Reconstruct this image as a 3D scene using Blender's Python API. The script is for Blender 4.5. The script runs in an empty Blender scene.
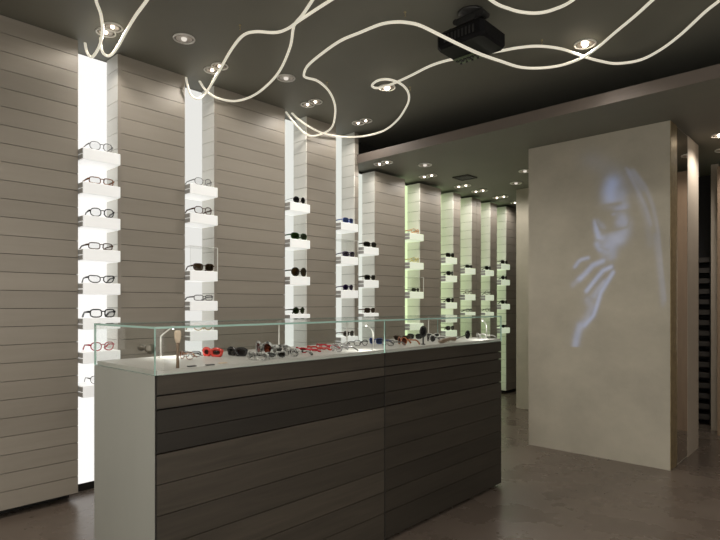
import bpy, bmesh, math, random
from mathutils import Vector, Matrix
random.seed(7)
scene = bpy.context.scene
COL = scene.collection
PI = math.pi

# ------------------------------------------------------------------ materials
def new_mat(name):
    m = bpy.data.materials.new(name); m.use_nodes = True
    nt = m.node_tree; nt.nodes.clear()
    out = nt.nodes.new('ShaderNodeOutputMaterial')
    return m, nt, out

def pbr(name, col, rough=.5, metal=0., var=0., scale=(8, 8, 8), detail=4., bump=0., bscale=60., spec=.5, emit=None, estr=0., rvar=0., col2=None, trans=0.):
    """principled surface with optional noise variation in colour, roughness and height"""
    m, nt, out = new_mat(name)
    b = nt.nodes.new('ShaderNodeBsdfPrincipled')
    b.inputs['Base Color'].default_value = (*col, 1)
    b.inputs['Roughness'].default_value = rough
    b.inputs['Metallic'].default_value = metal
    b.inputs['Specular IOR Level'].default_value = spec
    if trans: b.inputs['Transmission Weight'].default_value = trans
    if emit:
        b.inputs['Emission Color'].default_value = (*emit, 1); b.inputs['Emission Strength'].default_value = estr
    if var or rvar or bump:
        tc = nt.nodes.new('ShaderNodeTexCoord'); mp = nt.nodes.new('ShaderNodeMapping')
        mp.inputs['Scale'].default_value = scale
        nt.links.new(tc.outputs['Object'], mp.inputs['Vector'])
        n = nt.nodes.new('ShaderNodeTexNoise'); n.inputs['Scale'].default_value = 1.; n.inputs['Detail'].default_value = detail
        n.inputs['Roughness'].default_value = .6
        nt.links.new(mp.outputs[0], n.inputs['Vector'])
        if var:
            r = nt.nodes.new('ShaderNodeValToRGB')
            c2 = col2 or tuple(c * (1 + var) for c in col); c1 = tuple(c * (1 - var) for c in col)
            r.color_ramp.elements[0].color = (*c1, 1); r.color_ramp.elements[1].color = (*c2, 1)
            r.color_ramp.elements[0].position = .3; r.color_ramp.elements[1].position = .7
            nt.links.new(n.outputs['Fac'], r.inputs['Fac']); nt.links.new(r.outputs['Color'], b.inputs['Base Color'])
        if rvar:
            mr = nt.nodes.new('ShaderNodeMapRange'); mr.inputs['From Min'].default_value = .3; mr.inputs['From Max'].default_value = .7
            mr.inputs['To Min'].default_value = rough - rvar; mr.inputs['To Max'].default_value = rough + rvar
            nt.links.new(n.outputs['Fac'], mr.inputs['Value']); nt.links.new(mr.outputs[0], b.inputs['Roughness'])
        if bump:
            n2 = nt.nodes.new('ShaderNodeTexNoise'); n2.inputs['Scale'].default_value = bscale; n2.inputs['Detail'].default_value = 3
            nt.links.new(tc.outputs['Object'], n2.inputs['Vector'])
            bp = nt.nodes.new('ShaderNodeBump'); bp.inputs['Strength'].default_value = bump; bp.inputs['Distance'].default_value = .01
            nt.links.new(n2.outputs['Fac'], bp.inputs['Height']); nt.links.new(bp.outputs[0], b.inputs['Normal'])
    nt.links.new(b.outputs[0], out.inputs[0])
    return m

def emitter(name, col, s):
    m, nt, out = new_mat(name)
    e = nt.nodes.new('ShaderNodeEmission'); e.inputs[0].default_value = (*col, 1); e.inputs[1].default_value = s
    nt.links.new(e.outputs[0], out.inputs[0])
    return m

def pane_glass(name, tint):
    """thin clear pane: lets light through with a slight tint, mirrors by Fresnel"""
    m, nt, out = new_mat(name)
    t = nt.nodes.new('ShaderNodeBsdfTransparent'); t.inputs[0].default_value = (*tint, 1)
    g = nt.nodes.new('ShaderNodeBsdfGlossy'); g.inputs['Roughness'].default_value = .02
    f = nt.nodes.new('ShaderNodeFresnel'); f.inputs['IOR'].default_value = 1.45
    geo = nt.nodes.new('ShaderNodeNewGeometry'); inv = nt.nodes.new('ShaderNodeMath'); inv.operation = 'SUBTRACT'; inv.inputs[0].default_value = 1
    mu = nt.nodes.new('ShaderNodeMath'); mu.operation = 'MULTIPLY'       # only the outer faces of a pane mirror
    nt.links.new(geo.outputs['Backfacing'], inv.inputs[1]); nt.links.new(f.outputs[0], mu.inputs[0]); nt.links.new(inv.outputs[0], mu.inputs[1])
    mx = nt.nodes.new('ShaderNodeMixShader')
    nt.links.new(mu.outputs[0], mx.inputs[0]); nt.links.new(t.outputs[0], mx.inputs[1]); nt.links.new(g.outputs[0], mx.inputs[2])
    nt.links.new(mx.outputs[0], out.inputs[0])
    return m

def wood(name, c1, c2, rough, axis_scale, spec=.5):
    m, nt, out = new_mat(name)
    b = nt.nodes.new('ShaderNodeBsdfPrincipled'); b.inputs['Roughness'].default_value = rough
    b.inputs['Specular IOR Level'].default_value = spec
    tc = nt.nodes.new('ShaderNodeTexCoord'); mp = nt.nodes.new('ShaderNodeMapping'); mp.inputs['Scale'].default_value = axis_scale
    n = nt.nodes.new('ShaderNodeTexNoise'); n.inputs['Scale'].default_value = 1; n.inputs['Detail'].default_value = 8; n.inputs['Roughness'].default_value = .65
    n.inputs['Distortion'].default_value = .6
    at = nt.nodes.new('ShaderNodeAttribute'); at.attribute_name = 'tone'
    r = nt.nodes.new('ShaderNodeValToRGB'); r.color_ramp.elements[0].color = (*c1, 1); r.color_ramp.elements[1].color = (*c2, 1)
    r.color_ramp.elements[0].position = .28; r.color_ramp.elements[1].position = .72
    ml = nt.nodes.new('ShaderNodeMix'); ml.data_type = 'RGBA'; ml.blend_type = 'MULTIPLY'; ml.inputs[0].default_value = 1
    nt.links.new(tc.outputs['Object'], mp.inputs[0]); nt.links.new(mp.outputs[0], n.inputs['Vector'])
    nt.links.new(n.outputs['Fac'], r.inputs[0]); nt.links.new(r.outputs[0], ml.inputs[6]); nt.links.new(at.outputs['Color'], ml.inputs[7])
    nt.links.new(ml.outputs[2], b.inputs['Base Color'])
    nt.links.new(b.outputs[0], out.inputs[0])
    return m

M = {}
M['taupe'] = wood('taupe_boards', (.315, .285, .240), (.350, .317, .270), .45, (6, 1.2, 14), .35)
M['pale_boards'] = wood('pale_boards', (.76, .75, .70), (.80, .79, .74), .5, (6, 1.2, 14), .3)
M['gap'] = pbr('joint_shadow_gap', (.02, .018, .016), .8)
M['kick'] = pbr('black_kick', (.016, .015, .014), .5)
M['corner'] = pbr('corner_profile', (.31, .28, .24), .4)
M['ceiling'] = pbr('dark_ceiling_paint', (.178, .174, .145), .6, var=.06, scale=(1.2, 1.2, 1.2))
M['void'] = pbr('void_paint', (.03, .028, .024), .8)
M['lip'] = pbr('soffit_edge_paint', (.145, .120, .102), .6)
M['concrete'] = pbr('trowelled_concrete', (.42, .39, .318), .55, var=.13, scale=(2.2, 2.2, 2.6), detail=7, bump=.05, bscale=14)
M['floor'] = pbr('polished_floor', (.122, .097, .078), .28, var=.16, scale=(2.4, 2.4, 2.4), detail=9, rvar=.09, spec=.5, bump=.02, bscale=25)
M['plaster'] = pbr('warm_plaster', (.42, .36, .29), .6, var=.04, scale=(3, 3, 3))
M['oak'] = wood('counter_boards', (.038, .032, .024), (.070, .058, .044), .55, (20, 1.6, 26), .35)
M['laminate'] = pbr('grey_green_laminate', (.325, .335, .305), .42, var=.05, scale=(3, 3, 1))
M['counter_top'] = pbr('cream_counter_top', (.45, .44, .41), .35)
M['glass'] = pane_glass('clear_pane', (.985, .993, .988))
M['glass_edge'] = pbr('green_pane_edge', (.34, .52, .46), .15, emit=None)
M['acrylic'] = pbr('clear_acrylic_edge', (.85, .86, .82), .2)
M['cover'] = pane_glass('clear_acrylic', (.985, .985, .98))
M['bracket'] = pbr('grey_bracket', (.42, .42, .41), .5)
M['chrome'] = pbr('chrome', (.75, .72, .68), .12, metal=1.)
M['ring'] = pbr('brushed_ring', (.82, .80, .76), .35, metal=.15)
M['bulb'] = emitter('halogen_bulb', (1, .86, .68), 14.)
M['bulb_dim'] = emitter('halogen_bulb_dimmed', (1, .92, .8), .8)
M['bulb_hot'] = emitter('halogen_bulb_aimed', (1, .85, .68), 60.)
M['cup'] = pbr('lamp_cup', (.40, .36, .32), .3, metal=.7)
M['tube'] = pbr('cream_tube', (.62, .58, .48), .35, emit=(1, .94, .78), estr=.50)
M['black'] = pbr('black_casing', (.007, .007, .008), .5, spec=.12)
M['dark_metal'] = pbr('dark_metal', (.05, .05, .05), .4, metal=.6)
M['ports'] = pbr('port_panel', (.20, .26, .16), .4, metal=.4)
M['mirror'] = pbr('mirror', (.72, .70, .66), .03, metal=1.)
M['white_metal'] = pbr('white_metal', (.75, .74, .70), .35)
M['pale_wood'] = pbr('pale_wood', (.62, .50, .38), .5, var=.12, scale=(40, 40, 6))
M['brown_wood'] = pbr('brown_wood', (.20, .14, .095), .5, var=.2, scale=(40, 40, 6))
M['rack'] = pbr('rack_shelf', (.055, .048, .044), .5)
M['rack_dark'] = pbr('rack_dark', (.017, .016, .019), .6)
M['led'] = emitter('lamp_led', (1, .97, .9), 6.)
def light_panel_mat(i, col, s): return emitter('opal_light_panel_%d' % i, col, s)
def frame_mat(name, col, rough=.25, metal=0.): return pbr('spectacle_' + name, col, rough, metal)
FR = {
 'black': frame_mat('black', (.012, .012, .013)), 'grey': frame_mat('grey', (.16, .16, .16)),
 'tortoise': pbr('spectacle_tortoise', (.20, .075, .028), .25, var=.6, scale=(60, 60, 60)),
 'brown': frame_mat('brown', (.07, .035, .02)), 'red': frame_mat('red', (.45, .02, .035)),
 'blue': frame_mat('blue', (.05, .09, .30)), 'purple': frame_mat('purple', (.06, .04, .10)),
 'green': frame_mat('green', (.04, .09, .035)), 'gold': frame_mat('gold', (.5, .36, .16), .25, .9),
 'orange': frame_mat('orange', (.60, .28, .12)), 'crystal': frame_mat('crystal', (.62, .62, .58)),
 'yellow': frame_mat('yellow', (.55, .45, .14)), 'steel': frame_mat('steel', (.30, .30, .30), .25, .8),
 'white': frame_mat('white', (.75, .73, .70)), 'olive': frame_mat('olive', (.05, .05, .028)),
 'bright_red': frame_mat('bright_red', (.50, .04, .028)),
 'zebra': pbr('spectacle_zebra', (.02, .02, .02), .25, var=.5, scale=(55, 55, 55), detail=1., col2=(.6, .6, .57)),
 'amber': frame_mat('amber', (.42, .16, .07)),
}
def lens_mat(name, tint, refl=1.45):
    return pane_glass('lens_' + name, tint)
LE = {'clear': lens_mat('clear', (.93, .93, .93)), 'smoke': lens_mat('smoke', (.05, .05, .05)), 'brown': lens_mat('brown', (.16, .12, .07)),
      'green': lens_mat('green', (.09, .14, .06)), 'grey': lens_mat('grey', (.25, .26, .26)), 'violet': lens_mat('violet', (.10, .07, .16)),
      'blue': lens_mat('blue', (.2, .26, .42)), 'rose': lens_mat('rose', (.45, .2, .14))}

# ------------------------------------------------------------------ mesh helpers
class MB:
    """collects shapes into one bmesh"""
    def __init__(s): s.bm = bmesh.new(); s.t = s.bm.loops.layers.color.new('tone')
    def _face(s, vs, mi=0, tone=1., smooth=False):
        try: f = s.bm.faces.new(vs)
        except ValueError: return None
        f.material_index = mi; f.smooth = smooth
        for l in f.loops: l[s.t] = (tone, tone, tone, 1)
        return f
    def box(s, a, b, mi=0, tone=1., side=None, sidemi=0, bev=0.):
        x0, y0, z0 = a; x1, y1, z1 = b
        if bev:
            return s._bevbox(a, b, bev, mi, tone)
        v = [s.bm.verts.new(p) for p in ((x0,y0,z0),(x1,y0,z0),(x1,y1,z0),(x0,y1,z0),(x0,y0,z1),(x1,y0,z1),(x1,y1,z1),(x0,y1,z1))]
        F = {'-z':(3,2,1,0), '+z':(4,5,6,7), '-y':(0,1,5,4), '+x':(1,2,6,5), '+y':(2,3,7,6), '-x':(3,0,4,7)}
        for k, q in F.items():
            s._face([v[i] for i in q], (side[k] if side and k in side else mi), tone)
        return s
    def _bevbox(s, a, b, r, mi, tone):
        t = bmesh.new()
        bmesh.ops.create_cube(t, size=1)
        for v in t.verts:
            v.co = Vector([(a[i] + b[i]) / 2 + v.co[i] * (b[i] - a[i]) for i in range(3)])
        bmesh.ops.bevel(t, geom=list(t.edges), offset=r, segments=2, affect='EDGES', profile=.5)
        s.merge(t, mi, tone)
        return s
    def merge(s, t, mi=0, tone=1., smooth=False):
        t.verts.ensure_lookup_table(); mp = {v: s.bm.verts.new(v.co) for v in t.verts}
        for f in t.faces: s._face([mp[v] for v in f.verts], mi, tone, smooth)
        t.free()
    def tube(s, pts, r, n=8, closed=False, mi=0, cap=True, flat=1.):
        """round bar along a polyline; r may be a list; flat squashes it in its second axis"""
        P = [Vector(p) for p in pts]; N = len(P)
        R = r if isinstance(r, (list, tuple)) else [r] * N
        rings = []; prev = None
        for i, p in enumerate(P):
            if closed: d = P[(i + 1) % N] - P[i - 1]
            else: d = P[min(i + 1, N - 1)] - P[max(i - 1, 0)]
            d.normalize()
            if prev is None:
                u = d.cross(Vector((0, 0, 1)))
                if u.length < .05: u = d.cross(Vector((0, 1, 0)))
            else:
                u = prev - d * prev.dot(d)
                if u.length < 1e-5: u = d.cross(Vector((0, 0, 1)))
            u.normalize(); w = d.cross(u); prev = u
            rings.append([s.bm.verts.new(p + (u * math.cos(2*PI*k/n) + w * math.sin(2*PI*k/n) * flat) * R[i]) for k in range(n)])
        M_ = N if closed else N - 1
        for i in range(M_):
            A, B = rings[i], rings[(i + 1) % N]
            for k in range(n): s._face([A[k], A[(k+1) % n], B[(k+1) % n], B[k]], mi, 1., True)
        if cap and not closed:
            s._face(rings[0][::-1], mi); s._face(rings[-1], mi)
        return s
    def lathe(s, prof, o=(0,0,0), axis='z', n=24, mi=0, smooth=True, cap=True):
        rings = []
        for r, h in prof:
            ring = []
            for k in range(n):
                a = 2*PI*k/n; c, q = r*math.cos(a), r*math.sin(a)
                p = {'z': (c, q, h), 'y': (c, h, q), 'x': (h, c, q)}[axis]
                ring.append(s.bm.verts.new((o[0]+p[0], o[1]+p[1], o[2]+p[2])))
            rings.append(ring)
        for A, B in zip(rings, rings[1:]):
            for k in range(n): s._face([A[k], A[(k+1)%n], B[(k+1)%n], B[k]], mi, 1., smooth)
        if cap: s._face(rings[0][::-1], mi); s._face(rings[-1], mi)
        return s
    def prism(s, poly, lo, hi, axis='x', mi=0, smooth=False):
        """polygon (2-D) extruded along an axis"""
        f = {'x': lambda p, h: (h, p[0], p[1]), 'y': lambda p, h: (p[0], h, p[1]), 'z': lambda p, h: (p[0], p[1], h)}[axis]
        A = [s.bm.verts.new(f(p, lo)) for p in poly]; B = [s.bm.verts.new(f(p, hi)) for p in poly]
        n = len(poly)
        for k in range(n): s._face([A[k], A[(k+1)%n], B[(k+1)%n], B[k]], mi, 1., smooth)
        s._face(A[::-1], mi); s._face(B, mi)
        return s
    def build(s, name, mats, parent=None, loc=(0,0,0)):
        bmesh.ops.recalc_face_normals(s.bm, faces=s.bm.faces)
        me = bpy.data.meshes.new(name); s.bm.to_mesh(me); s.bm.free()
        for m in (mats if isinstance(mats, (list, tuple)) else [mats]): me.materials.append(m)
        o = bpy.data.objects.new(name, me); COL.objects.link(o); o.location = loc
        if parent: o.parent = parent
        return o

def empty(name, loc=(0,0,0), rz=0.):
    o = bpy.data.objects.new(name, None); COL.objects.link(o); o.location = loc; o.rotation_euler.z = rz; o.empty_display_size = .05
    return o
def tag(o, label=None, cat=None, group=None, kind=None):
    if label: o['label'] = label
    if cat: o['category'] = cat
    if group: o['group'] = group
    if kind: o['kind'] = kind
    return o
def kids(o): return [c for c in bpy.data.objects if c.parent == o]
def copy_tree(o, parent=None):
    ch = kids(o)
    c = o.copy(); COL.objects.link(c)
    if parent: c.parent = parent
    for k in ch: copy_tree(k, c)
    return c
def light(name, kind, loc, energy, col=(1, .9, .78), parent=None, size=.03, aim=None, cone=100, blend=1.):
    d = bpy.data.lights.new(name, kind); d.energy = energy; d.color = col
    if kind == 'SPOT': d.spot_size = math.radians(cone); d.spot_blend = blend; d.shadow_soft_size = size
    elif kind == 'POINT': d.shadow_soft_size = size
    o = bpy.data.objects.new(name, d); COL.objects.link(o); o.location = loc
    if aim is not None:
        o.rotation_euler = (Vector(aim) - Vector(loc)).to_track_quat('-Z', 'Y').to_euler()
    if parent: o.parent = parent
    return o
ORD = ['first', 'second', 'third', 'fourth', 'fifth', 'sixth', 'seventh', 'eighth', 'ninth', 'tenth', 'eleventh']

# ------------------------------------------------------------------ room shell
H, HL = 3.05, 2.735            # main ceiling, dropped ceiling
XW, XB = -3.85, -4.03          # face of the wall cladding, face of the light panels
def struct(name, a, b, mats, side=None):
    o = MB().box(a, b, 0, 1., side).build(name, mats); o['kind'] = 'structure'; return o
struct('floor', (-4.3, -1.9, -.1), (2.8, 8.3, 0), M['floor'])
struct('wall_left', (-4.25, -1.9, 0), (-4.056, 8.3, H), M['void'])
struct('wall_right', (2.6, -1.7, 0), (2.8, 8.1, H), M['plaster'])
struct('wall_back', (-4.056, -1.9, 0), (2.8, -1.7, H), M['plaster'])
struct('wall_far', (-4.056, 8.1, 0), (2.8, 8.3, H), M['plaster'])
struct('ceiling', (-4.3, -1.9, H), (2.8, 8.3, H + .1), M['ceiling'])
m = MB()
m.prism([(-3.845, 4.11), (2.6, 4.11), (2.6, 8.1), (-4.056, 8.1), (-4.056, 4.142), (-3.845, 4.142)], HL, 2.822, 'z')
o = m.build('ceiling_lowered', [M['ceiling'], M['lip'], M['void']]); o['kind'] = 'structure'
for f in o.data.polygons:
    if f.normal.y < -.9: f.material_index = 1
    elif f.normal.z > .9: f.material_index = 2
# invented glowing panels behind and beside the camera, added to brighten walls and column
FILL_GLOW = emitter('added_fill_glow', (1, .955, .87), 2.2)
def fill_panel(name, a, b, n, ax):
    m = MB(); m.box(a, b, 0)
    lo, hi = a[ax], b[ax]
    for k in range(n + 1):
        c = lo + (hi - lo) * k / n
        p, q = list(a), list(b); p[ax], q[ax] = c - .03, c + .03
        o_ = 1 - ax; p[o_] -= .02; q[o_] += .02
        m.box(p, q, 1)
    for z in (a[2], b[2]):
        p, q = list(a), list(b); p[2], q[2] = z - .03, z + .03
        o_ = 1 - ax; p[o_] -= .018; q[o_] += .018
        m.box(p, q, 1)
    o = m.build(name, [FILL_GLOW, M['kick']]); o['kind'] = 'structure'
fill_panel('fill_light_panel_1', (-1.6, -1.698, .35), (2.3, -1.68, 2.55), 3, 0)
fill_panel('fill_light_panel_2', (2.58, -1.2, .35), (2.598, 3.4, 2.55), 3, 1)
struct('wall_inner', (-3.255, 6.40, 0), (-1.62, 6.60, HL - .002), M['concrete'])
struct('trim_pier', (-1.202, 6.62, 0), (-1.135, 6.80, HL - .002), M['plaster'])

# ------------------------------------------------------------------ left wall: clad panels and lit niches
PITCH = .1112
def panel(y0, y1, ztop, label, joint=None, trim=True, sides=True):
    r = tag(empty('wall_panel', (XW, (y0 + y1) / 2, 0)), label, 'wall panel', 'clad panels of the left wall')
    L = lambda x, y, z: (x - XW, y - (y0 + y1) / 2, z)
    k = 0; zs = []
    z = 3.05
    while z > .06:
        a, b = max(z - PITCH + .0035, .048), min(z, ztop)
        if b - a > .012: zs.append((a, b))
        z -= PITCH
    cl = MB(); sd = MB(); rnd = random.Random(int(y0 * 1000))
    cuts = [y0 + (.013 if sides else 0)] + ([joint] if joint else []) + [y1]
    for a, b in zs:
        for ya, yb in zip(cuts, cuts[1:]):
            cl.box(L(-3.868, ya + (.002 if ya == joint else 0), a), L(XW, yb - (.004 if yb == joint else 0), b), 0, rnd.uniform(.95, 1.0))
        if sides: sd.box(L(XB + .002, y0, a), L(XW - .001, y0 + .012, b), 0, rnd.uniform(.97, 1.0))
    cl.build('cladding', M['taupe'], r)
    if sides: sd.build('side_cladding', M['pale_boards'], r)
    MB().box(L(XB, y0 + .012 if sides else y0, .048), L(-3.868, y1 - .003, ztop - .004)).build('core', M['gap'], r)
    MB().box(L(XB, y0 + .02, 0), L(-3.95, y1 - .02, .048)).build('kick', M['kick'], r)
    if trim: MB().box(L(XW, y0 + .001, .048), L(XW + .003, y0 + .024, ztop)).build('corner_profile', M['corner'], r)
    return r
PTOP, LTOP = 3.046, 2.708
panel(-1.69, 1.410, PTOP, 'widest taupe boarded wall panel, at the left edge of the photo', None, False, False)
panel(1.671, 2.186, PTOP, 'tall taupe boarded wall panel between the first and second lit niches from the left')
panel(2.441, 3.169, PTOP, 'tall wide taupe boarded wall panel between the second and third lit niches')
panel(3.420, 3.812, PTOP, 'tall taupe boarded wall panel between the third and fourth lit niches', None, False)
panel(4.070, 4.137, PTOP, 'very narrow full height boarded strip of wall just right of the fourth lit niche', None, False)
panel(4.386, 4.907, LTOP, 'lower taupe boarded wall panel right of the fifth niche, first under the dropped ceiling')
panel(5.180, 5.618, LTOP, 'taupe boarded wall panel between the sixth and seventh lit niches', None, False)
panel(5.882, 6.055, LTOP, 'slim taupe boarded wall panel between the seventh and eighth lit niches', None, False)
panel(6.320, 6.562, LTOP, 'taupe boarded wall panel with a dark upright joint between eighth and ninth niches', 6.440, False)
panel(6.802, 6.996, LTOP, 'slim taupe boarded wall panel between the ninth and tenth lit niches', None, False)
panel(7.257, 7.563, LTOP, 'last taupe boarded wall panel, farthest right, beside the concrete wall end', None, False)

# niche: y0, y1, panel top, light colour, light strength
NICHES = [(1.410, 1.671, 3.036, (1, .985, .95), 1.05), (2.186, 2.441, 3.036, (1, .99, .94), .82), (3.169, 3.420, 3.036, (.99, 1, .93), .82),
          (3.812, 4.070, 3.036, (.98, 1, .92), .80), (4.142, 4.386, 2.700, (.97, 1, .90), .80), (4.907, 5.180, 2.700, (.82, 1, .56), 1.05),
          (5.618, 5.882, 2.700, (.80, 1, .54), 1.05), (6.055, 6.320, 2.700, (.80, 1, .54), 1.0), (6.562, 6.802, 2.700, (.80, 1, .54), 1.0), (6.996, 7.257, 2.700, (.78, 1, .54), 1.0)]
for i, (y0, y1, zt, c, s) in enumerate(NICHES):
    where = 'leftmost, nearest niche' if i == 0 else '%s niche from the left' % ORD[i]
    r = tag(empty('niche_lightbox', (XB, (y0 + y1) / 2, 0)), ('glowing %s back panel filling the %s' % ('white' if i < 5 else 'pale green', where)), 'lightbox', 'glowing back panels of the niches')
    w = (y1 - y0) / 2 + .004
    MB().box((-.02, -w, .05), (0, w, zt)).build('opal_sheet', light_panel_mat(i, c, s), r)
    MB().box((-.02, -w, 0), (.004, w, .05)).build('kick', M['kick'], r)

# ------------------------------------------------------------------ shelves and spectacles
SHELF = None
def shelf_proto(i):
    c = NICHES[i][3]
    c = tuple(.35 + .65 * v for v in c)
    m = pbr('acrylic_shelf_painted_glow_%d' % i, (.66, .66, .64), .35, emit=c, estr=.48)  # added emission imitates light coming through the acrylic; the tray is no lamp
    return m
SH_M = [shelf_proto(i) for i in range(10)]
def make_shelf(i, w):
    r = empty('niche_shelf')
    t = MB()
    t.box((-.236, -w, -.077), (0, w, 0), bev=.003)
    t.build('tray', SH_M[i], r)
    b = MB()
    for za, zb in ((-.073, -.044), (-.037, -.006)):
        b.box((-.10, -w - .0055, za), (-.004, -w + .0005, zb))
    b.build('end_bracket', M['bracket'], r)
    return r
def add_cover(r, w, h):
    m = MB(); t = .003
    m.box((-.003, -w, 0), (0, w, h), 0, 1., {'+z': 1, '-y': 1, '+y': 1})
    m.box((-.17, w - t, 0), (-.0035, w, h), 0, 1., {'+z': 1})
    m.box((-.17, -w, h), (0, w, h + t), 0, 1., {'+x': 1, '-y': 1, '+y': 1})
    m.box((-.004, w - .004, 0), (.0008, w + .0008, h), 1)
    m.build('clear_cover', [M['cover'], M['acrylic']], r)

STY = {'round': (.0215, .0215, 2, 0), 'panto': (.0235, .0205, 2.4, .10), 'rect': (.0255, .0155, 3.6, .05), 'square': (.0255, .0195, 3.2, .06), 'cat': (.0265, .0175, 2.6, .42),
       'wayfarer': (.0265, .0200, 3.0, .16), 'wrap': (.0320, .0210, 2.6, .05), 'big': (.0300, .0290, 2.1, .03), 'aviator': (.0290, .0250, 2.3, -.18)}
def rim_pts(style, sgn, n=28, k=1.):
    a, b, e, up = STY[style]; cy = sgn * (a + .008)
    out = []
    for j in range(n):
        t = 2 * PI * j / n; c, s = math.cos(t), math.sin(t)
        y = math.copysign(abs(c) ** (2 / e), c); z = math.copysign(abs(s) ** (2 / e), s)
        zz = b * z * k + up * b * max(0, y) ** 2 * (1 if up > 0 else .4)
        if style == 'aviator': zz -= .25 * b * (1 - y) * .5 * (1 if z < 0 else 0) * 0
        yaw = -.012 * (y * .5 + .5) ** 2
        out.append((yaw, cy + sgn * a * y * k, b + .003 + zz))
    return out
def make_glasses(style, fr, le, thick=.0022, temples=True, folded=False, tcol=None):
    r = empty('spectacles' if le == 'clear' else 'sunglasses')
    a, b, e, up = STY[style]
    f = MB()
    for s in (-1, 1):
        f.tube(rim_pts(style, s), thick, 6, True)
    zb = b * 1.35 + .003
    f.tube([(.001, -.0105, zb), (.004, -.004, zb + .003), (.004, .004, zb + .003), (.001, .0105, zb)], thick * .95, 6)
    for s in (-1, 1):      # end pieces with hinges, and nose pads
        yo = s * (2 * a + .008)
        f.tube([(-.010, yo - s * .003, zb + up * b * .6), (-.014, yo + s * .004, zb + up * b * .5)], thick * 1.3, 6)
        f.tube([(-.001, s * .009, b * .95), (-.006, s * .0065, b * .8)], .0014, 5)
    f.build('frame', FR[fr], r)
    for s in (-1, 1):
        pts = rim_pts(style, s, 24, .97)
        l = MB(); A = [l.bm.verts.new((x - .0007, y, z)) for x, y, z in pts]; B = [l.bm.verts.new((x + .0007, y, z)) for x, y, z in pts]
        l._face(A[::-1]); l._face(B)
        for k in range(24): l._face([A[k], A[(k+1) % 24], B[(k+1) % 24], B[k]])
        l.build('lens', LE[le], r)
    if temples:
        for s in (-1, 1):
            yo = s * (2 * a + .0115); z0 = zb + up * b * .5
            t = MB()
            if folded:
                xo = -.016 if s > 0 else -.023
                t.tube([(-.012, yo, z0), (xo, yo - s * .004, z0), (xo - .002, yo - s * .05, z0 - .001), (xo - .002, yo - s * .092, z0 - .004), (xo, yo - s * .128, z0 - .016)],
                       [thick * 1.15, thick, thick, thick * 1.1, thick * 1.2], 6, flat=1.5)
                t.build('temple', FR[tcol or fr], r); continue
            t.tube([(-.012, yo, z0), (-.05, yo + s * .001, z0 - .001), (-.092, yo, z0 - .004), (-.112, yo - s * .002, z0 - .014), (-.135, yo - s * .005, .004)],
                   [thick * 1.15, thick, thick, thick * 1.2, thick * 1.35], 6, flat=1.7)
            t.build('temple', FR[tcol or fr], r)
    return r
GL = {}
def glasses(style, fr, le, loc, rz, label, group, scale=1.12, **kw):
    key = (style, fr, le, tuple(sorted(kw.items())))
    o = copy_tree(GL[key]) if key in GL else make_glasses(style, fr, le, **kw)
    GL.setdefault(key, o)
    o.location = loc; o.rotation_euler = (0, 0, rz); o.scale = (scale,) * 3
    tag(o, label, 'glasses', group)
    return o
G_ = 'glasses on the niche shelves'
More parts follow.
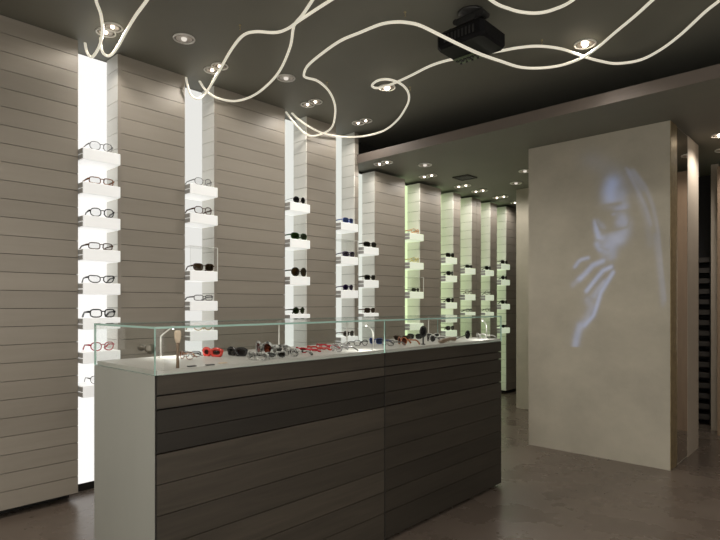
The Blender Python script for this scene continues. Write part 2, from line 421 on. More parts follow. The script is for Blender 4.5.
# per niche: list of (shelf top z, cover height or 0, glasses spec or None)
ROWS = [
 [(2.330, 0, ('panto', 'grey', 'clear', 'thin grey round-lens eyeglasses')), (2.105, 0, ('rect', 'tortoise', 'clear', 'reddish brown tortoiseshell eyeglasses')),
  (1.885, 0, ('panto', 'black', 'clear', 'black oval eyeglasses')), (1.665, 0, ('rect', 'brown', 'clear', 'dark brown eyeglasses')),
  (1.440, 0, ('cat', 'black', 'clear', 'black cat-eye eyeglasses')), (1.208, 0, ('square', 'black', 'clear', 'bold black square eyeglasses')),
  (.983, 0, ('panto', 'red', 'clear', 'red-framed eyeglasses')), (.760, 0, ('panto', 'steel', 'clear', 'thin dark metal eyeglasses'))],
 [(2.218, 0, ('panto', 'steel', 'clear', 'thin metal eyeglasses')), (1.996, 0, ('panto', 'brown', 'clear', 'patterned brown eyeglasses')),
  (1.556, .185, ('wayfarer', 'brown', 'brown', 'brown sunglasses under a clear cover')), (1.324, 0, ('rect', 'grey', 'clear', 'grey rectangular eyeglasses')),
  (1.094, 0, ('panto', 'gold', 'clear', 'pale gold eyeglasses'))],
 [(2.213, 0, ('round', 'black', 'smoke', 'rimless round dark sunglasses')), (1.884, 0, ('wrap', 'green', 'green', 'green wraparound sunglasses')),
  (1.549, 0, ('big', 'olive', 'brown', 'large brown shield sunglasses')), (1.208, 0, ('round', 'olive', 'green', 'small round green sunglasses'))],
 [(2.102, 0, ('square', 'blue', 'blue', 'bright blue glasses')), (1.769, .165, ('square', 'purple', 'violet', 'violet square sunglasses under a clear cover')),
  (1.436, 0, ('round', 'purple', 'violet', 'violet round sunglasses')), (.977, 0, ('panto', 'brown', 'grey', 'brownish glasses'))],
 [(1.888, 0, ('wrap', 'olive', 'smoke', 'dark olive wraparound sunglasses')), (1.547, 0, ('wayfarer', 'olive', 'smoke', 'dark olive sunglasses')),
  (1.206, 0, ('wayfarer', 'brown', 'brown', 'red-brown sunglasses'))],
 [(2.102, 0, ('panto', 'orange', 'clear', 'pale orange eyeglasses')), (1.774, 0, ('panto', 'yellow', 'clear', 'yellowish eyeglasses')),
  (1.439, .165, ('rect', 'black', 'grey', 'thin dark glasses under a clear cover')), (1.080, 0, None)],
 [(1.875, 0, ('wayfarer', 'black', 'smoke', 'black sunglasses')), (1.650, 0, ('wayfarer', 'black', 'smoke', 'black sunglasses')), (1.319, 0, ('wayfarer', 'black', 'smoke', 'black sunglasses')),
  (1.150, 0, None), (.975, 0, ('wayfarer', 'olive', 'smoke', 'dark olive sunglasses'))],
 [(1.763, 0, ('rect', 'black', 'smoke', 'black glasses')), (1.425, 0, ('panto', 'brown', 'clear', 'thin dark eyeglasses')), (1.195, 0, ('rect', 'black', 'clear', 'black eyeglasses'))],
 [(1.760, 0, ('wayfarer', 'black', 'smoke', 'black sunglasses')), (1.423, 0, ('panto', 'black', 'clear', 'thin black eyeglasses')), (1.190, 0, ('panto', 'black', 'clear', 'thin black eyeglasses'))],
 [(1.866, 0, ('wayfarer', 'black', 'smoke', 'black sunglasses')), (1.644, 0, ('round', 'black', 'smoke', 'round black sunglasses')), (1.300, 0, ('wayfarer', 'black', 'smoke', 'black sunglasses')),
  (.963, 0, ('rect', 'black', 'smoke', 'black rectangular sunglasses'))],
]
rg = random.Random(3)
for i, row in enumerate(ROWS):
    y0, y1 = NICHES[i][0], NICHES[i][1]
    w = (y1 - y0) / 2 - .008; yc = (y0 + y1) / 2
    proto = None
    nn = 'leftmost niche' if i == 0 else ('%s niche from left' % ORD[i])
    for k, (zt, cov, g) in enumerate(row):
        first = proto is None
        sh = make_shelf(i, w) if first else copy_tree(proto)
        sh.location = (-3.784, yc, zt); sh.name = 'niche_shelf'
        what = 'empty shelf' if g is None else 'white shelf'
        lab = '%s, %s from the top in the %s' % (what, ORD[k], nn)
        tag(sh, lab, 'shelf', 'white shelves in the wall niches')
        if first: proto = sh
        if g:
            st, fr, le, desc = g
            kw = dict(thick=.0027)
            sc = 1.32 if i < 3 else 1.22
            if desc.startswith('rimless'): kw = dict(thick=.0009)
            if 'bold' in desc: kw = dict(thick=.0034)
            if 'thin' in desc: kw = dict(thick=.0019)
            glasses(st, fr, le, (-3.803, yc + .008 + rg.uniform(-.006, .006), zt), math.radians(rg.uniform(-9, 3)),
                    '%s, %s shelf down in the %s' % (desc, ORD[k], nn), G_, sc, **kw)
    for k, (zt, cov, g) in enumerate(row):
        if cov: add_cover([o for o in bpy.data.objects if o.get('label', '').endswith('shelf, %s from the top in the %s' % (ORD[k], nn))][0], w, cov)

# ------------------------------------------------------------------ display counter
CX0, CX1, CY0, CY1 = -2.480, -1.932, .975, 3.572
YJ = 2.285
r = tag(empty('display_counter', ((CX0 + CX1) / 2, (CY0 + CY1) / 2, 0)), 'long dark boarded sales counter with a glass display case on top', 'counter')
OC = Vector(r.location)
def cb(name, mats, boxes, side=None):
    m = MB()
    for a, b in boxes: m.box(Vector(a) - OC, Vector(b) - OC, 0, 1., side)
    return m.build(name, mats, r)
cb('end_panel', M['laminate'], [((CX0, CY0, .012), (CX1 - .024, CY0 + .02, 1.034))])['label'] = 'smooth grey-green end panel'
cb('end_panel', M['laminate'], [((CX0, CY1 - .02, .012), (CX1 - .024, CY1, 1.034))])
cb('back_panel', M['laminate'], [((CX0, CY0 + .02, .012), (CX0 + .02, CY1 - .02, 1.032))])
cb('carcass', M['gap'], [((CX0 + .02, CY0 + .02, .012), (CX1 - .024, CY1 - .02, 1.030))])
cb('corner_joint', M['gap'], [((CX1 - .023, CY0 + .001, .014), (CX1 - .003, CY0 + .0075, 1.033))])
cb('end_edge', M['laminate'], [((CX1 - .0235, CY0, .012), (CX1 - .001, CY0 + .0009, 1.034))])
cb('front_backing', M['gap'], [((CX1 - .0238, CY0 + .009, .014), (CX1 - .0222, CY1 - .001, 1.033))])
cb('plinth', M['kick'], [((CX0 + .04, CY0 + .04, 0), (CX1 - .04, CY1 - .04, .012))])
ZC = [1.033, .957, .905, .818, .741, .628, .512, .396, .280, .165, .022]
rc = random.Random(11)
for name, ya, yb, tones in (('front_boards', CY0 + .0085, YJ - .003, [.9, .95, .62, .60, .95, .92, .88, .95, .9, .92]), ('front_boards', YJ + .003, CY1, [.8, .84, .74, .72, .82, .78, .8, .74, .8, .76])):
    m = MB()
    for j, (zt, zb) in enumerate(zip(ZC, ZC[1:])):
        g = .006 if j in (0, 1, 3) else .003
        m.box(Vector((CX1 - .022, ya, zb + g)) - OC, Vector((CX1, yb, zt)) - OC, 0, tones[j])
    m.build(name, M['oak'], r)
cb('counter_top', M['counter_top'], [((CX0 + .004, CY0 + .012, 1.034), (CX1 - .004, CY1 - .006, 1.052))])
# the glass case
GT = 1.216; gt = .008; g0 = 1.036
E_ = {'+z': 1, '-z': 1, '-y': 1, '+y': 1}
cb('front_pane', [M['glass'], M['glass_edge']], [((CX1 - .004, CY0, g0), (CX1 + .003, YJ - .002, GT - gt))], E_)
cb('front_pane', [M['glass'], M['glass_edge']], [((CX1 - .004, YJ + .002, g0), (CX1 + .003, CY1, GT - gt))], E_)
cb('back_pane', [M['glass'], M['glass_edge']], [((CX0 - .003, CY0, g0), (CX0 + .004, CY1, GT - gt))], E_)
EX = {'+z': 1, '-z': 1, '-x': 1, '+x': 1}
cb('end_pane', [M['glass'], M['glass_edge']], [((CX0 + .005, CY0, g0), (CX1 - .005, CY0 + .007, GT - gt))], EX)
cb('end_pane', [M['glass'], M['glass_edge']], [((CX0 + .005, CY1 - .007, g0), (CX1 - .005, CY1, GT - gt))], EX)
ET = {'-x': 1, '+x': 1, '-y': 1, '+y': 1}
cb('top_pane', [M['glass'], M['glass_edge']], [((CX0 - .003, CY0, GT - gt), (CX1 + .003, YJ - .001, GT))], ET)
cb('top_pane', [M['glass'], M['glass_edge']], [((CX0 - .003, YJ + .001, GT - gt), (CX1 + .003, CY1, GT))], ET)
cb('pane_joint', M['dark_metal'], [((CX1 - .003, YJ - .0018, .02), (CX1 + .0025, YJ + .0018, GT - gt))])
for y, x in ((1.933, -2.40), (2.473, -2.40), (3.341, -2.40)):
    m = MB(); m.lathe([(.010, 0), (.010, .004), (.0042, .006), (.0042, .138), (.011, .142), (.011, GT - gt - 1.052)], (0, 0, 0), 'z', 14)
    m.build('support_rod', M['white_metal'], r, Vector((x, y, 1.052)) - OC)
m = MB(); m.lathe([(.0, -.062), (.011, -.058), (.014, -.046), (.011, -.033), (.006, -.022), (.0055, -.012), (.011, 0), (.017, .014), (.019, .030), (.0, .034)], (0, 0, 0), 'x', 18)
m.build('end_pane_knob', pbr('knob_bronze', (.16, .15, .12), .35, metal=.5), r, Vector((-1.966, CY0 - .012, 1.135)) - OC)

ZT = 1.052
def case_lamp(x, y, dy, label):
    t = tag(empty('case_lamp', (x, y, ZT)), label, 'lamp', 'slim bent lamps inside the glass case')
    MB().lathe([(.012, 0), (.012, .003), (.004, .005)], (0, 0, 0), 'z', 14).build('foot', M['white_metal'], t)
    MB().tube([(0, 0, .003), (0, 0, .098), (0, dy * .15, .106), (0, dy, .138)], .0036, 8).build('arm', M['white_metal'], t)
    h = MB().tube([(0, dy * .9, .1355), (0, dy * 1.2, .143)], [.006, .0075], 10).build('lamp_head', M['white_metal'], t)
    MB().lathe([(.0001, 0), (.0045, .001), (.0045, .003)], (0, dy * 1.12, .1285), 'z', 10).build('led', M['led'], t)
    light('case_lamp_light', 'SPOT', (0, dy * 1.12, .124), LAMP_CASE, (1, .98, .92), t, .006, None, 150, 1.)
LAMP_CASE = 2.5
case_lamp(-2.40, 1.240, .055, 'slim white bent lamp in the glass case beside the standing wooden paddle')
case_lamp(-1.965, 2.228, -.05, 'slim bent lamp in the glass case just left of its front joint')
case_lamp(-1.965, 3.425, -.05, 'slim white bent lamp at the right end of the glass case')

# things in the case
t = tag(empty('wooden_paddle', (-1.965, 1.085, ZT)), 'upright wooden paddle with pale blade and brown handle standing in the case', 'paddle')
MB().tube([(0, 0, 0), (0, 0, .03), (0, 0, .075), (0, 0, .098)], [.0065, .0055, .0055, .007], 12).build('handle', M['brown_wood'], t)
m = MB(); m.tube([(0, 0, .094), (0, 0, .105), (0, 0, .118), (0, 0, .132), (0, 0, .142), (0, 0, .146)], [.006, .0095, .0130, .0135, .0125, .008], 16, flat=.35)
m.build('blade', M['pale_wood'], t).rotation_euler.z = PI / 2 - .75
for lx, ly, lab in ((-1.973, 1.150, 'small dark tag nearest the standing paddle, by the front pane'), (-1.962, 1.225, 'small dark tag second from the standing paddle, by the front pane'), (-1.985, 1.300, 'small pale tag third from the standing paddle, by the front pane')):
    m = MB(); m.box((-.010, -.017, 0), (.010, .017, .004), bev=.0012)
    tag(m.build('price_tag', M['pale_wood'] if 'pale' in lab else M['dark_metal'], None, (lx, ly, ZT)), lab, 'tag', 'small tags by the front pane')
GC = 'glasses laid out in the counter case'
def cg(style, fr, le, x, y, deg, label, scale=1.1, **kw):
    x = min(max(x, -2.43), -1.955)
    return glasses(style, fr, le, (x, y, ZT), math.radians(deg), label, GC, scale, **kw)
cg('panto', 'tortoise', 'clear', -2.243, 1.275, -80, 'small brown eyeglasses lying behind the standing paddle', .8, folded=True)
cg('rect', 'black', 'clear', -2.330, 1.350, -60, 'thin black eyeglasses lying left of the red sunglasses', .8, folded=True)
cg('wrap', 'bright_red', 'rose', -2.285, 1.432, -80, 'bright red chunky sunglasses in the glass case', .82, thick=.0090, folded=True)
cg('wrap', 'black', 'smoke', -2.226, 1.530, -82, 'chunky black sunglasses beside the red pair in the case', .82, thick=.0085, folded=True)
cg('big', 'zebra', 'rose', -2.190, 1.660, -92, 'big thick-rimmed black and white sunglasses in the case', .98, thick=.0060)
cg('rect', 'zebra', 'clear', -1.996, 1.478, -80, 'black and white patterned glasses by the front pane, left of three', .95, thick=.0042, folded=True)
cg('cat', 'zebra', 'grey', -1.985, 1.585, -18, 'black and white patterned cat-eye glasses by the front pane, centre of three', .75, thick=.0040, folded=True)
cg('wayfarer', 'zebra', 'clear', -2.020, 1.690, -85, 'black and white patterned glasses by the front pane, right of three', .8, thick=.0040)
cg('square', 'white', 'grey', -2.260, 1.790, -80, 'white-framed glasses behind the patterned pairs', .8, thick=.003)
cg('rect', 'crystal', 'clear', -2.100, 1.765, -75, 'clear-framed glasses right of the patterned pairs', .8, thick=.003, folded=True)
cg('rect', 'red', 'rose', -2.130, 1.850, -95, 'red glasses in the middle of the case, left of three', .75, thick=.0035)
cg('rect', 'bright_red', 'clear', -2.165, 1.958, -95, 'bright red glasses in the middle of the case, centre of three', .75, thick=.0035)
cg('cat', 'red', 'clear', -2.200, 2.060, -95, 'dark red cat-eye glasses in the middle, right of three', .75, thick=.0035)
cg('panto', 'steel', 'clear', -2.036, 2.010, -100, 'thin metal glasses lying in front of the red pairs', .85)
cg('aviator', 'steel', 'clear', -2.120, 2.150, -20, 'metal aviator glasses left of the bent lamp by the joint', .75, folded=True)
cg('panto', 'black', 'clear', -2.200, 2.390, -20, 'thin black glasses just left of the front pane joint', .8)
cg('square', 'blue', 'blue', -2.250, 2.570, -85, 'blue glasses by the front pane joint', .85)
cg('wayfarer', 'grey', 'clear', -2.097, 2.500, -95, 'grey glasses beside the blue pair in the case', .8, thick=.003)
cg('big', 'amber', 'rose', -2.100, 2.640, -110, 'amber brown large-lens glasses standing in the case', .75, thick=.0035)
cg('cat', 'brown', 'brown', -2.330, 2.930, -60, 'dark brown cat-eye sunglasses behind the amber pair', .85, thick=.003)
cg('wayfarer', 'black', 'grey', -2.360, 3.120, -60, 'black glasses at the back of the case by its rear pane', .85)
cg('round', 'steel', 'grey', -2.120, 2.965, -110, 'round grey metal glasses right of the lens on a stalk', .9)
cg('rect', 'crystal', 'clear', -2.189, 3.146, -60, 'clear glasses behind the wooden grip', .85, thick=.003, folded=True)
cg('panto', 'crystal', 'grey', -2.310, 3.270, -50, 'pale glasses at the back near the right support rod', .85, thick=.003, folded=True)
cg('panto', 'crystal', 'clear', -2.050, 3.480, -110, 'clear glasses at the right end of the case', .85, thick=.003)
# round dark hand lens on a stalk
t = tag(empty('lens_stand', (-2.005, 2.735, ZT)), 'round dark lens on an upright stalk in the case', 'stand')
MB().lathe([(.014, 0), (.014, .004), (.005, .007), (.005, .060), (.007, .064)], (0, 0, 0), 'z', 14).build('stalk', M['dark_metal'], t)
m = MB(); m.lathe([(.0, -.006), (.020, -.005), (.026, 0), (.020, .005), (.0, .006)], (0, 0, .080), 'x', 22); m.build('disc', M['black'], t)
m = MB(); m.tube([(0, .031 * math.cos(2*PI*k/24), .080 + .031 * math.sin(2*PI*k/24)) for k in range(24)], .0045, 6, True); m.build('rim', M['dark_metal'], t)
# wooden grip with a black rod leading to a round black pair
m = MB()
prof = [(-.105, .006, .017), (-.085, .0, .024), (-.05, .004, .026), (0, .012, .030), (.05, .012, .032), (.085, .006, .030), (.105, .012, .030)]
poly = [(a, b) for a, b, c in prof] + [(a, c) for a, b, c in reversed(prof)]
m.prism([(a, b) for a, b in poly], -.010, .010, 'x')
g = m.build('grip_handle', M['brown_wood'], None, (-1.995, 2.985, ZT)); tag(g, 'carved brown wooden grip lying in the right half of the case', 'handle')
g.rotation_euler.z = math.radians(6)
t = tag(empty('monocle', (-2.10, 3.395, ZT)), 'round black lens on a thin black rod at the right of the case', 'monocle')
m = MB(); m.tube([(0, .026 * math.cos(2*PI*k/24), .0305 + .026 * math.sin(2*PI*k/24)) for k in range(24)], .0045, 6, True); m.build('rim', M['black'], t)
m = MB(); m.lathe([(.0, -.002), (.025, -.001), (.025, .001), (.0, .002)], (0, 0, .0305), 'x', 22); m.build('lens', LE['smoke'], t)
m = MB(); m.tube([(0, -.027, .028), (.01, -.12, .016), (.03, -.225, .004)], [.003, .003, .0035], 8); m.build('rod', M['black'], t)
m = MB(); m.tube([(0, .027, .036), (0, .06, .034), (0, .085, .03)], .002, 6); m.build('pin', M['black'], t)

# ------------------------------------------------------------------ concrete column with the projected picture
KX0, KX1, KY0, KY1 = -2.318, -1.145, 4.80, 5.73
r = tag(empty('concrete_column', ((KX0 + KX1) / 2, (KY0 + KY1) / 2, 0)), 'broad concrete column carrying the projected portrait', 'column')
OK_ = Vector(r.location)
MB().box(Vector((KX0, KY0, 0)) - OK_, Vector((KX1, KY1, HL - .001)) - OK_).build('body', M['concrete'], r)
MB().box(Vector((KX1, KY0 + .004, .0)) - OK_, Vector((KX1 + .004, 4.990, HL - .002)) - OK_).build('bronze_strip', pbr('rough_bronze', (.34, .27, .15), .42, metal=.55, var=.25, scale=(30, 30, 22), bump=.12, bscale=30), r)['label'] = 'rough bronze edge strip'
MB().box(Vector((KX1, 4.995, .012)) - OK_, Vector((KX1 + .006, 5.325, HL - .012)) - OK_).build('mirror_strip', M['mirror'], r)['label'] = 'tall mirror strip'
MB().box(Vector((KX1, 5.33, 0)) - OK_, Vector((KX1 + .008, KY1, HL - .002)) - OK_).build('side_panel', M['plaster'], r)['label'] = 'pale plastered side'

# the projected picture: additive light on the wall, drawn from soft strokes (metres on the wall plane)
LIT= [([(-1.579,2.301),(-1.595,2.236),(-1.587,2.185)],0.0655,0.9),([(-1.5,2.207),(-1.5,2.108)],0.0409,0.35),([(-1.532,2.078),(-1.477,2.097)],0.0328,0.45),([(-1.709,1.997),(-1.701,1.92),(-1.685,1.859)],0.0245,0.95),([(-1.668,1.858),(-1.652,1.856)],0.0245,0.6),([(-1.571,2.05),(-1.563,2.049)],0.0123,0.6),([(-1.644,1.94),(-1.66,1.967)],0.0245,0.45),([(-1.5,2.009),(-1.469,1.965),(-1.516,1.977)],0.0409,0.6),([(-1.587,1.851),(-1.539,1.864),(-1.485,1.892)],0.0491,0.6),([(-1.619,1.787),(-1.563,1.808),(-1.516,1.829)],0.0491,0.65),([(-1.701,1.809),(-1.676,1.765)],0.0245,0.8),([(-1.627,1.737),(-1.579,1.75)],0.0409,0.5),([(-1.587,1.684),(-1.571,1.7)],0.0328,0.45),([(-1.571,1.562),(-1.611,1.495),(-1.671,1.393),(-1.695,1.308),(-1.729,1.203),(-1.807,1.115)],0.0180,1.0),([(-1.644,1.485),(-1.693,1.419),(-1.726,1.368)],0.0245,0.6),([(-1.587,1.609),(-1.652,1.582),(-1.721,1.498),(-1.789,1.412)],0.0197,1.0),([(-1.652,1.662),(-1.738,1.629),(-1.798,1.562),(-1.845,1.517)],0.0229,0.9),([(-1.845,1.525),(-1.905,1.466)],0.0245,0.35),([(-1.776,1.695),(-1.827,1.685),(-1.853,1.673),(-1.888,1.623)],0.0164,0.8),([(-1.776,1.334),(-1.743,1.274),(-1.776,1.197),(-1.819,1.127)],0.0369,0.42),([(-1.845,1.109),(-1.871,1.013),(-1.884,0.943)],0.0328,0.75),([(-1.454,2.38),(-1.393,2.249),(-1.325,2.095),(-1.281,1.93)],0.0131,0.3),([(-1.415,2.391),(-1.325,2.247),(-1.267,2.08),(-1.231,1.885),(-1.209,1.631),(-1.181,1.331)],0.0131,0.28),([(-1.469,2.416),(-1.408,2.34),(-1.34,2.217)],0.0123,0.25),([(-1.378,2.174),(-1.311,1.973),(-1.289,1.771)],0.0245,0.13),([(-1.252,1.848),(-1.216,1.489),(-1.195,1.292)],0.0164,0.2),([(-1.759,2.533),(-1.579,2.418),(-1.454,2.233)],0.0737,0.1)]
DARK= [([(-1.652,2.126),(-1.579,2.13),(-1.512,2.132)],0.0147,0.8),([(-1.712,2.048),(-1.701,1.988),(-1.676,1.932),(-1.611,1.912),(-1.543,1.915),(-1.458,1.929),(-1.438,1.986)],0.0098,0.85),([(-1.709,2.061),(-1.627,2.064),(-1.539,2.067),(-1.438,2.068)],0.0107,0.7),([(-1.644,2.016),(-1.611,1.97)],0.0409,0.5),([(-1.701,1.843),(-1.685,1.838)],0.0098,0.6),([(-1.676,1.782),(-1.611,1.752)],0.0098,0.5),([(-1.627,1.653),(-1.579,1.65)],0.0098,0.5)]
def seg_d(px, pz, pts):
    best = 9.
    if len(pts) == 1: return math.hypot(px - pts[0][0], pz - pts[0][1])
    for (ax, az), (bx, bz) in zip(pts, pts[1:]):
        dx, dz = bx - ax, bz - az; L2 = dx*dx + dz*dz or 1e-9
        t = max(0., min(1., ((px - ax) * dx + (pz - az) * dz) / L2))
        d = math.hypot(px - ax - t*dx, pz - az - t*dz)
        if d < best: best = d
    return best
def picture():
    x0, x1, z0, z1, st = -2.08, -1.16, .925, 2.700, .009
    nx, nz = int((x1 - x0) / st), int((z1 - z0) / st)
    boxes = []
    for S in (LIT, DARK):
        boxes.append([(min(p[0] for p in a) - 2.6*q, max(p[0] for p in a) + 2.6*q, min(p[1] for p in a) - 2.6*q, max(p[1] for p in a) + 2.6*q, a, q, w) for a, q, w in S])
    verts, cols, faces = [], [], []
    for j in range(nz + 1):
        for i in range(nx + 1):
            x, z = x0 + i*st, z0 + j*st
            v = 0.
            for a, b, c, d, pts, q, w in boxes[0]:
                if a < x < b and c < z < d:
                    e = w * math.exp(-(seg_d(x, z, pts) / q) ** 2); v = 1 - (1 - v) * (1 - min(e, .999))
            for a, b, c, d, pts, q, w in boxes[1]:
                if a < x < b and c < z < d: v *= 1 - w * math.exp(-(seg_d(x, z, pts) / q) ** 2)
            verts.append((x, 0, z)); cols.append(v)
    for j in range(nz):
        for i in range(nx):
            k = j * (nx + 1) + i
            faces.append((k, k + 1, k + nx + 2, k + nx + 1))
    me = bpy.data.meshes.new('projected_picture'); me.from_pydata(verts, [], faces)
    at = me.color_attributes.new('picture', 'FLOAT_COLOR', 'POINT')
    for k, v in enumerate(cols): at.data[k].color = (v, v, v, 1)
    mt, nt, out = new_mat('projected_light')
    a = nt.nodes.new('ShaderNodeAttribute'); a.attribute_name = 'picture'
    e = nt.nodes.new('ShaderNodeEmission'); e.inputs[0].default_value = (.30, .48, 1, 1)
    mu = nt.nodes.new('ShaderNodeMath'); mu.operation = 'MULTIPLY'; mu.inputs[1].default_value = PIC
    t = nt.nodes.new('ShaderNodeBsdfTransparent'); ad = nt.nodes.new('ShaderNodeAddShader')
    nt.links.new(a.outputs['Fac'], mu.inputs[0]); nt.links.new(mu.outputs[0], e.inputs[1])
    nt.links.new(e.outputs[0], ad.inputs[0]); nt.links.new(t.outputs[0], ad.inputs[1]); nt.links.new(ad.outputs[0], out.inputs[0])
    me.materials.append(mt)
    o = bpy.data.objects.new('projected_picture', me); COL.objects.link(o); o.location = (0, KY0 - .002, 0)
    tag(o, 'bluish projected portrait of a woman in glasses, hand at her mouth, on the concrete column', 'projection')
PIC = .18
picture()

# ------------------------------------------------------------------ right edge: rack, wood panel
RY = 6.86
r = tag(empty('storage_rack', (-1.42, RY + .15, 0)), 'dark storage rack of stacked shelves behind the concrete column', 'rack')
MB().box((-.22, .13, 0), (.22, .15, HL - .004)).build('back_board', M['rack_dark'], r)
for sx in (-.22, .16): MB().box((sx, -.15, 0), (sx + .012, .13, 1.98)).build('upright', M['rack_dark'], r)
for k in range(17):
    z = 1.80 - k * .1125
    if z > .02: MB().box((-.207, -.148, z - .052), (.159, .12, z)).build('shelf', M['rack'], r)
m = MB(); m.box((-1.108, 6.40, 0), (-.2, 6.44, 2.66))
tag(m.build('wood_panel', pbr('warm_wood_panel', (.25, .17, .11), .45, var=.1, scale=(20, 20, 2))), 'warm brown upright panel at the right edge of the photo', 'panel')

# ------------------------------------------------------------------ ceiling lamps
def twin(x, y, z, label, power, grp='twin recessed spotlights along the left wall', sx=1.):
    r = tag(empty('twin_spotlight', (x, y, z)), label, 'ceiling light', grp)
    R, D = .057, .050
    m = MB()
    for s in (-1, 1): m.tube([(s * D + R * math.cos(2*PI*k/28), R * math.sin(2*PI*k/28), -.005) for k in range(28)], .0058, 6, True)
    m.build('trim_ring', M['ring'], r)
    for s in (-1, 1):
        MB().lathe([(.040, -.0005), (.043, -.007), (.036, -.008), (.022, -.003), (.0001, -.002)], (s * D, 0, 0), 'z', 20).build('reflector', M['cup'], r)
        MB().lathe([(.0001, -.014), (.007, -.012), (.0105, -.007), (.0105, -.002)], (s * D, 0, 0), 'z', 14).build('bulb', M['bulb'], r)
        light('spot_beam', 'SPOT', (s * D, 0, -.03), power / 2, (1, .93, .85), r, .02, None, 172, .5)
    return r
def single(x, y, z, label, power, hot=False, aim=None, grp='single recessed downlights', cone=150, col=(1, .93, .85)):
    r = tag(empty('downlight', (x, y, z)), label, 'ceiling light', grp)
    R = .066
    MB().tube([(R * math.cos(2*PI*k/28), R * math.sin(2*PI*k/28), -.005) for k in range(28)], .006, 6, True).build('trim_ring', M['ring'], r)
    MB().lathe([(.058, -.0005), (.056, -.007), (.046, -.006), (.026, -.003), (.0001, -.002)], (0, 0, 0), 'z', 24).build('reflector', M['cup'], r)
    MB().lathe([(.0001, -.020), (.014, -.017), (.019, -.009), (.019, -.002)], (0, 0, 0), 'z', 14).build('bulb', M['bulb_hot'] if hot else M['bulb_dim'], r)
    if power: light('downlight_beam', 'SPOT', (0, 0, -.035), power, col, r, .03, None, cone, .9)
    if power and aim:
        l = r.children[-1] if False else [c for c in bpy.data.objects if c.parent == r and c.type == 'LIGHT'][0]
        l.rotation_euler = (Vector(aim) - Vector((x, y, z))).to_track_quat('-Z', 'Y').to_euler()
    return r
PW, PL = 8.5, 7.
twin(-3.555, 1.490, H, 'twin ceiling spotlight above the leftmost niche', PW)
twin(-3.555, 2.270, H, 'twin ceiling spotlight above the second niche from the left', PW)
twin(-3.565, 3.230, H, 'twin ceiling spotlight above the third niche from the left', PW)
twin(-3.575, 3.890, H, 'twin ceiling spotlight above the fourth niche, last before the dark recess', PW)
for y, nm in ((4.27, 'fifth'), (5.04, 'sixth'), (5.75, 'seventh'), (6.15, 'eighth'), (6.69, 'ninth'), (7.20, 'tenth')):
    twin(-3.63, y, HL, 'twin spotlight in the dropped ceiling by the %s niche from the left' % nm, PL)
single(-3.312, 1.874, H, 'single ceiling downlight between the first and second twin spotlights', 10)
single(-3.311, 2.736, H, 'single ceiling downlight between the second and third twin spotlights', 10)
single(-2.859, 3.409, H, 'brightly shining single downlight inside the loop of the cream tube', 50, True, (-2.7, 3.1, 0))
single(-1.405, 3.743, H, 'brightly shining single downlight right of the projector', 24, True, (-1.3, 3.4, 0))
single(-3.360, 4.615, HL, 'single downlight in the dropped ceiling left of the air vent', 12)
single(-3.074, 6.039, HL, 'single downlight in the dropped ceiling nearest the concrete wall end', 12)
single(-2.724, 5.556, HL, 'single downlight in the dropped ceiling at the upper left edge of the concrete column', 12)
single(-.930, 5.506, HL, 'bright downlight at the right edge of the photo, beside the column', 26, True)
single(-1.00, 6.05, HL, 'small downlight at the right edge behind the bright one', 15)
OFF = 'added ceiling downlights out of view'
for x, y, p in ((-2.7, -.3, 85), (-1.2, .5, 45), (.3, 1.2, 50), (-.6, -1.0, 50), (1.7, 1.0, 50), (.7, -.2, 50)):  # unseen downlights added to lift the dark walls and column
    single(x, y, H, 'unseen downlight added to the main ceiling to brighten the column and walls', p, False, None, OFF, 168)

